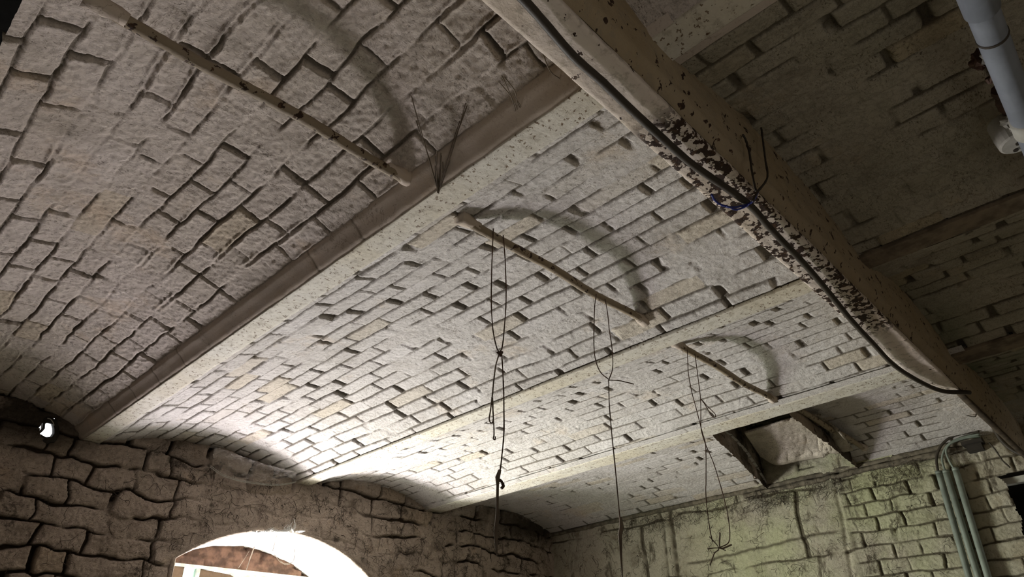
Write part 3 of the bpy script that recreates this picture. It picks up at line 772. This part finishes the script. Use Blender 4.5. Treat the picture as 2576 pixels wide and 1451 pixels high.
# ------------------------------------------------------------------ cobwebs
def web_sheet(label, c, sag, seed, mat=m_web, name='cobweb', nu=26, nv=14):
    """c: four corners (metres) a-b along the top, d-c below"""
    a, b, cc, d = c; vs, fs = [], []
    for i in range(nu+1):
        for j in range(nv+1):
            u, w = i/nu, j/nv
            p = a.lerp(b, u).lerp(d.lerp(cc, u), w)
            k = 4*u*(1-u)*4*w*(1-w)
            edge = 4*u*(1-u)
            p = p+Vector((0, 0, -sag*edge*w))+Vector((0, -.2*sag*k, .25*sag*k))
            p = p+Vector((0, 0, .004*math.sin(7*u+seed)*math.cos(9*w)))
            vs.append(p)
    for i in range(nu):
        for j in range(nv):
            q = i*(nv+1)+j; fs.append((q, q+nv+1, q+nv+2, q+1))
    o = put(name, vs, fs, mat, smooth=True)
    tag(o, label, 'cobweb'); return o
web_sheet('large pale sheet cobweb slung under the vault left of the middle joist end', (at(540, 1125, y=3.02), at(745, 1190, y=3.02), at(742, 1212, y=3.15), at(528, 1172, y=3.15)), .065, 1)
web_sheet('small pointed pale cobweb just right of the middle joist end', (at(868, 1183, y=2.95), at(1000, 1188, y=2.95), at(960, 1208, y=3.12), at(878, 1206, y=3.12)), .045, 2)
web_sheet('grey cobweb slung in the corner below the right joist end', (at(1110, 1296, y=3.10), at(1290, 1235, y=2.90), at(1240, 1262, y=3.05), at(1120, 1303, y=3.14)), .03, 3)

def strands(name, label, lines, mat, r=.0014):
    parts = [tube(spline(l, 4) if len(l) > 2 else l, r*random.uniform(.6, 1.5), 4, wob=.3, seed=i) for i, l in enumerate(lines)]
    v, f = merge(parts); o = put(name, v, f, mat); tag(o, label, 'cobweb'); return o
p0 = at(1103, 486, z=.996)
L = []
for (x, y, z) in ((1035, 242, 1.09), (1045, 300, 1.085), (1187, 200, 1.09), (1197, 205, 1.09), (1180, 235, 1.09), (1150, 350, 1.06)):
    e = at(x, y, z=z); m = p0.lerp(e, .5)+Vector((random.uniform(-.008, .008), random.uniform(-.008, .008), -.012)); L.append([p0, m, e])
for k in range(9):
    e = at(1090+random.uniform(-12, 26), 400+random.uniform(-25, 30), z=1.03); L.append([p0+Vector((random.uniform(-.004, .004), 0, 0)), p0.lerp(e, .5)+Vector((random.uniform(-.004, .004), random.uniform(-.004, .004), 0)), e])
strands('cobweb_strands', 'v shaped brown cobweb strands stuck to the edge of the left joist', L, m_twine, .0011)
L = []
for pts in ([(1262, 190), (1285, 240), (1300, 290), (1308, 320)], [(1270, 195), (1296, 230), (1303, 262), (1330, 300)], [(1365, 135), (1385, 180), (1412, 200), (1418, 212)], [(1418, 205), (1428, 240), (1445, 262), (1480, 258), (1510, 250)], [(1290, 235), (1318, 280), (1328, 305)], [(1255, 205), (1290, 250), (1310, 300)]):
    L.append([at(x, y, z=1.03) for x, y in pts])
strands('cobweb_strands', 'thin dark cobweb threads beside the main beam above the left joist', L, m_twine, .0010)

# sooty root-like threads clinging to both walls
def tufts(n, xr, zr, place, seed, length=.05):
    rs = random.Random(seed); parts = []
    for i in range(n):
        u = rs.uniform(*xr); w = rs.uniform(*zr)
        for b in range(rs.choice((1, 2, 3, 4))):
            a = rs.uniform(0, 2*PI) if rs.random() < .5 else rs.gauss(-PI/2, .6)
            l = length*rs.uniform(.3, 1.5); pts = []; x, z, dd = u, w, .004
            for k in range(5):
                q = place(x, z, dd)
                if q is not None: pts.append(q)
                a += rs.gauss(0, .55); x += math.cos(a)*l/4; z += math.sin(a)*l/4; dd = .004+rs.random()*.014
            if len(pts) > 2: parts.append(tube(spline(pts, 3), rs.uniform(.0004, .0013), 3, caps=False, wob=.4, seed=i))
    return merge(parts)
def on_back(x, z, d):
    if x < .3 or x > 3.72 or z > .99: return None
    if 1.2 < x < 2.4 and z < float(arch_z(np.array(x)))+.02: return None
    return W(x, YB-.006-d, z)
v1, f1 = tufts(900, (1.1, 3.74), (.45, 1.0), on_back, 5, .04)
v2, f2 = tufts(70, (.3, 1.3), (.4, .98), on_back, 6)
v, f = merge([(v1, f1), (v2, f2)])
o = put('soot_threads', v, f, m_soot); tag(o, 'tangled soot blackened threads clinging to the rubble window wall', 'soot', kind='stuff')
def on_right(y, z, d):
    if z > 1.0 or y < .6: return None
    return W(XR-.006-d, y, z)
v1, f1 = tufts(380, (.75, 3.1), (.35, .98), on_right, 7, .045)
v2, f2 = tufts(330, (.8, 2.6), (.90, .99), on_right, 8, .05)
v, f = merge([(v1, f1), (v2, f2)])
o = put('soot_threads', v, f, m_soot); tag(o, 'dark soot threads hanging under the ledge of the green stained wall', 'soot', kind='stuff')

# spiky white cobweb remains on top of the arch, and threads inside it
rs = random.Random(12); parts = []
for i in range(60):
    x = 700+rs.gauss(0, 26); y = 1337
    top = 1337-max(0, 34*math.exp(-((x-733)/16)**2)+12*math.exp(-((x-680)/12)**2))*rs.random()
    parts.append(tube([at(x, y, y=3.155), at(x+rs.uniform(-8, 8), (y+top)/2, y=3.145), at(x+rs.uniform(-6, 14), top, y=3.14)], [.007, .005, .001], 5, wob=.5, seed=i))
v, f = merge(parts); o = put('web_clump', v, f, m_plaster, attrs={'joint': [0]*len(v), 'tone': [.3]*len(v)}); tag(o, 'spiky white clump of dusty cobweb on top of the window arch', 'cobweb')
L = [[at(627, 1385, y=3.35), at(615, 1405, y=3.35), at(600, 1428, y=3.4)], [at(640, 1375, y=3.3), at(631, 1400, y=3.35), at(620, 1432, y=3.4)],
     [at(742, 1380, y=3.3), at(738, 1410, y=3.3), at(720, 1420, y=3.32), at(706, 1410, y=3.35)], [at(690, 1395, y=3.35), at(708, 1415, y=3.35), at(730, 1418, y=3.35)], [at(700, 1330, y=3.2), at(690, 1370, y=3.3), at(686, 1385, y=3.3)]]
o = strands('cobweb_strands', 'loose threads hanging inside the white window arch', L, m_twine, .003)

rim = [at(x, y, y=3.13) for x, y in ((528, 1174), (560, 1196), (610, 1211), (680, 1220), (720, 1218), (745, 1212))]
strands('cobweb_strands', 'white thread added for the lit lower rim of the large sheet cobweb', [rim, [q+Vector((0, -.01, .004)) for q in rim]], m_white, .0016)  # white threads paint the light caught on the lower edge of the sheet

# ------------------------------------------------------------------ crumpled plaster-covered cloth in the opening of the last vault
def samp(A, u):
    q = u*(len(A)-1); k = min(int(q), len(A)-2); return A[k].lerp(A[k+1], q-k)
def cloth(label, top, bot, xt, xb, seed, nu=80, nv=50):
    vs, fs = [], []
    T = spline([Vector((x, y, 0)) for x, y in top], 10); B = spline([Vector((x, y, 0)) for x, y in bot], 10)
    for i in range(nu+1):
        u = i/nu; a = samp(T, u); b = samp(B, u)
        for j in range(nv+1):
            w = j/nv; px = a.x+(b.x-a.x)*w; py = a.y+(b.y-a.y)*w
            xx = xt+(xb-xt)*math.sin(w*PI/2)-.05*math.sin(PI*w)*math.sin(PI*u)-.006*math.sin(u*9+seed+3*w)*w-.002*math.sin(u*31+w*9)
            xx += .05*(float(fbm(np.array(u*5.0+seed), np.array(w*4.0), 15, 4))-.5)+.012*(float(fbm(np.array(u*22.0+seed), np.array(w*7.0), 16, 3))-.5)
            if w > .93: xx += .05*(w-.93)/.07
            vs.append(at(px, py, x=xx))
    for i in range(nu):
        for j in range(nv):
            q = i*(nv+1)+j; fs.append((q, q+nv+1, q+nv+2, q+1))
    o = put('rag', vs, fs, m_rag, smooth=True, attrs={'joint': [0]*len(vs), 'tone': [.3]*len(vs)})
    md = o.modifiers.new('thick', 'SOLIDIFY'); md.thickness = .012; tag(o, label, 'rag'); return o
m_rag = limewash('plastered_rag', (0.56, 0.50, 0.43), (0.46, 0.41, 0.33), (0.5, 0.4, 0.2), (0.2, 0.15, 0.10), .5, speck=.9, bump=.9)
cloth('pale crumpled plaster crusted cloth bulging in the broken opening of the last vault', [(1872, 1085), (1940, 1065), (2010, 1045), (2066, 1040)], [(1915, 1145), (1955, 1165), (2010, 1155), (2070, 1146)], 3.05, 3.56, 1)
cloth('narrow pale cloth fold under the short tie in the broken opening', [(2052, 1050), (2075, 1055), (2105, 1075), (2120, 1090)], [(2068, 1148), (2085, 1136), (2105, 1136), (2145, 1128)], 3.22, 3.50, 2)
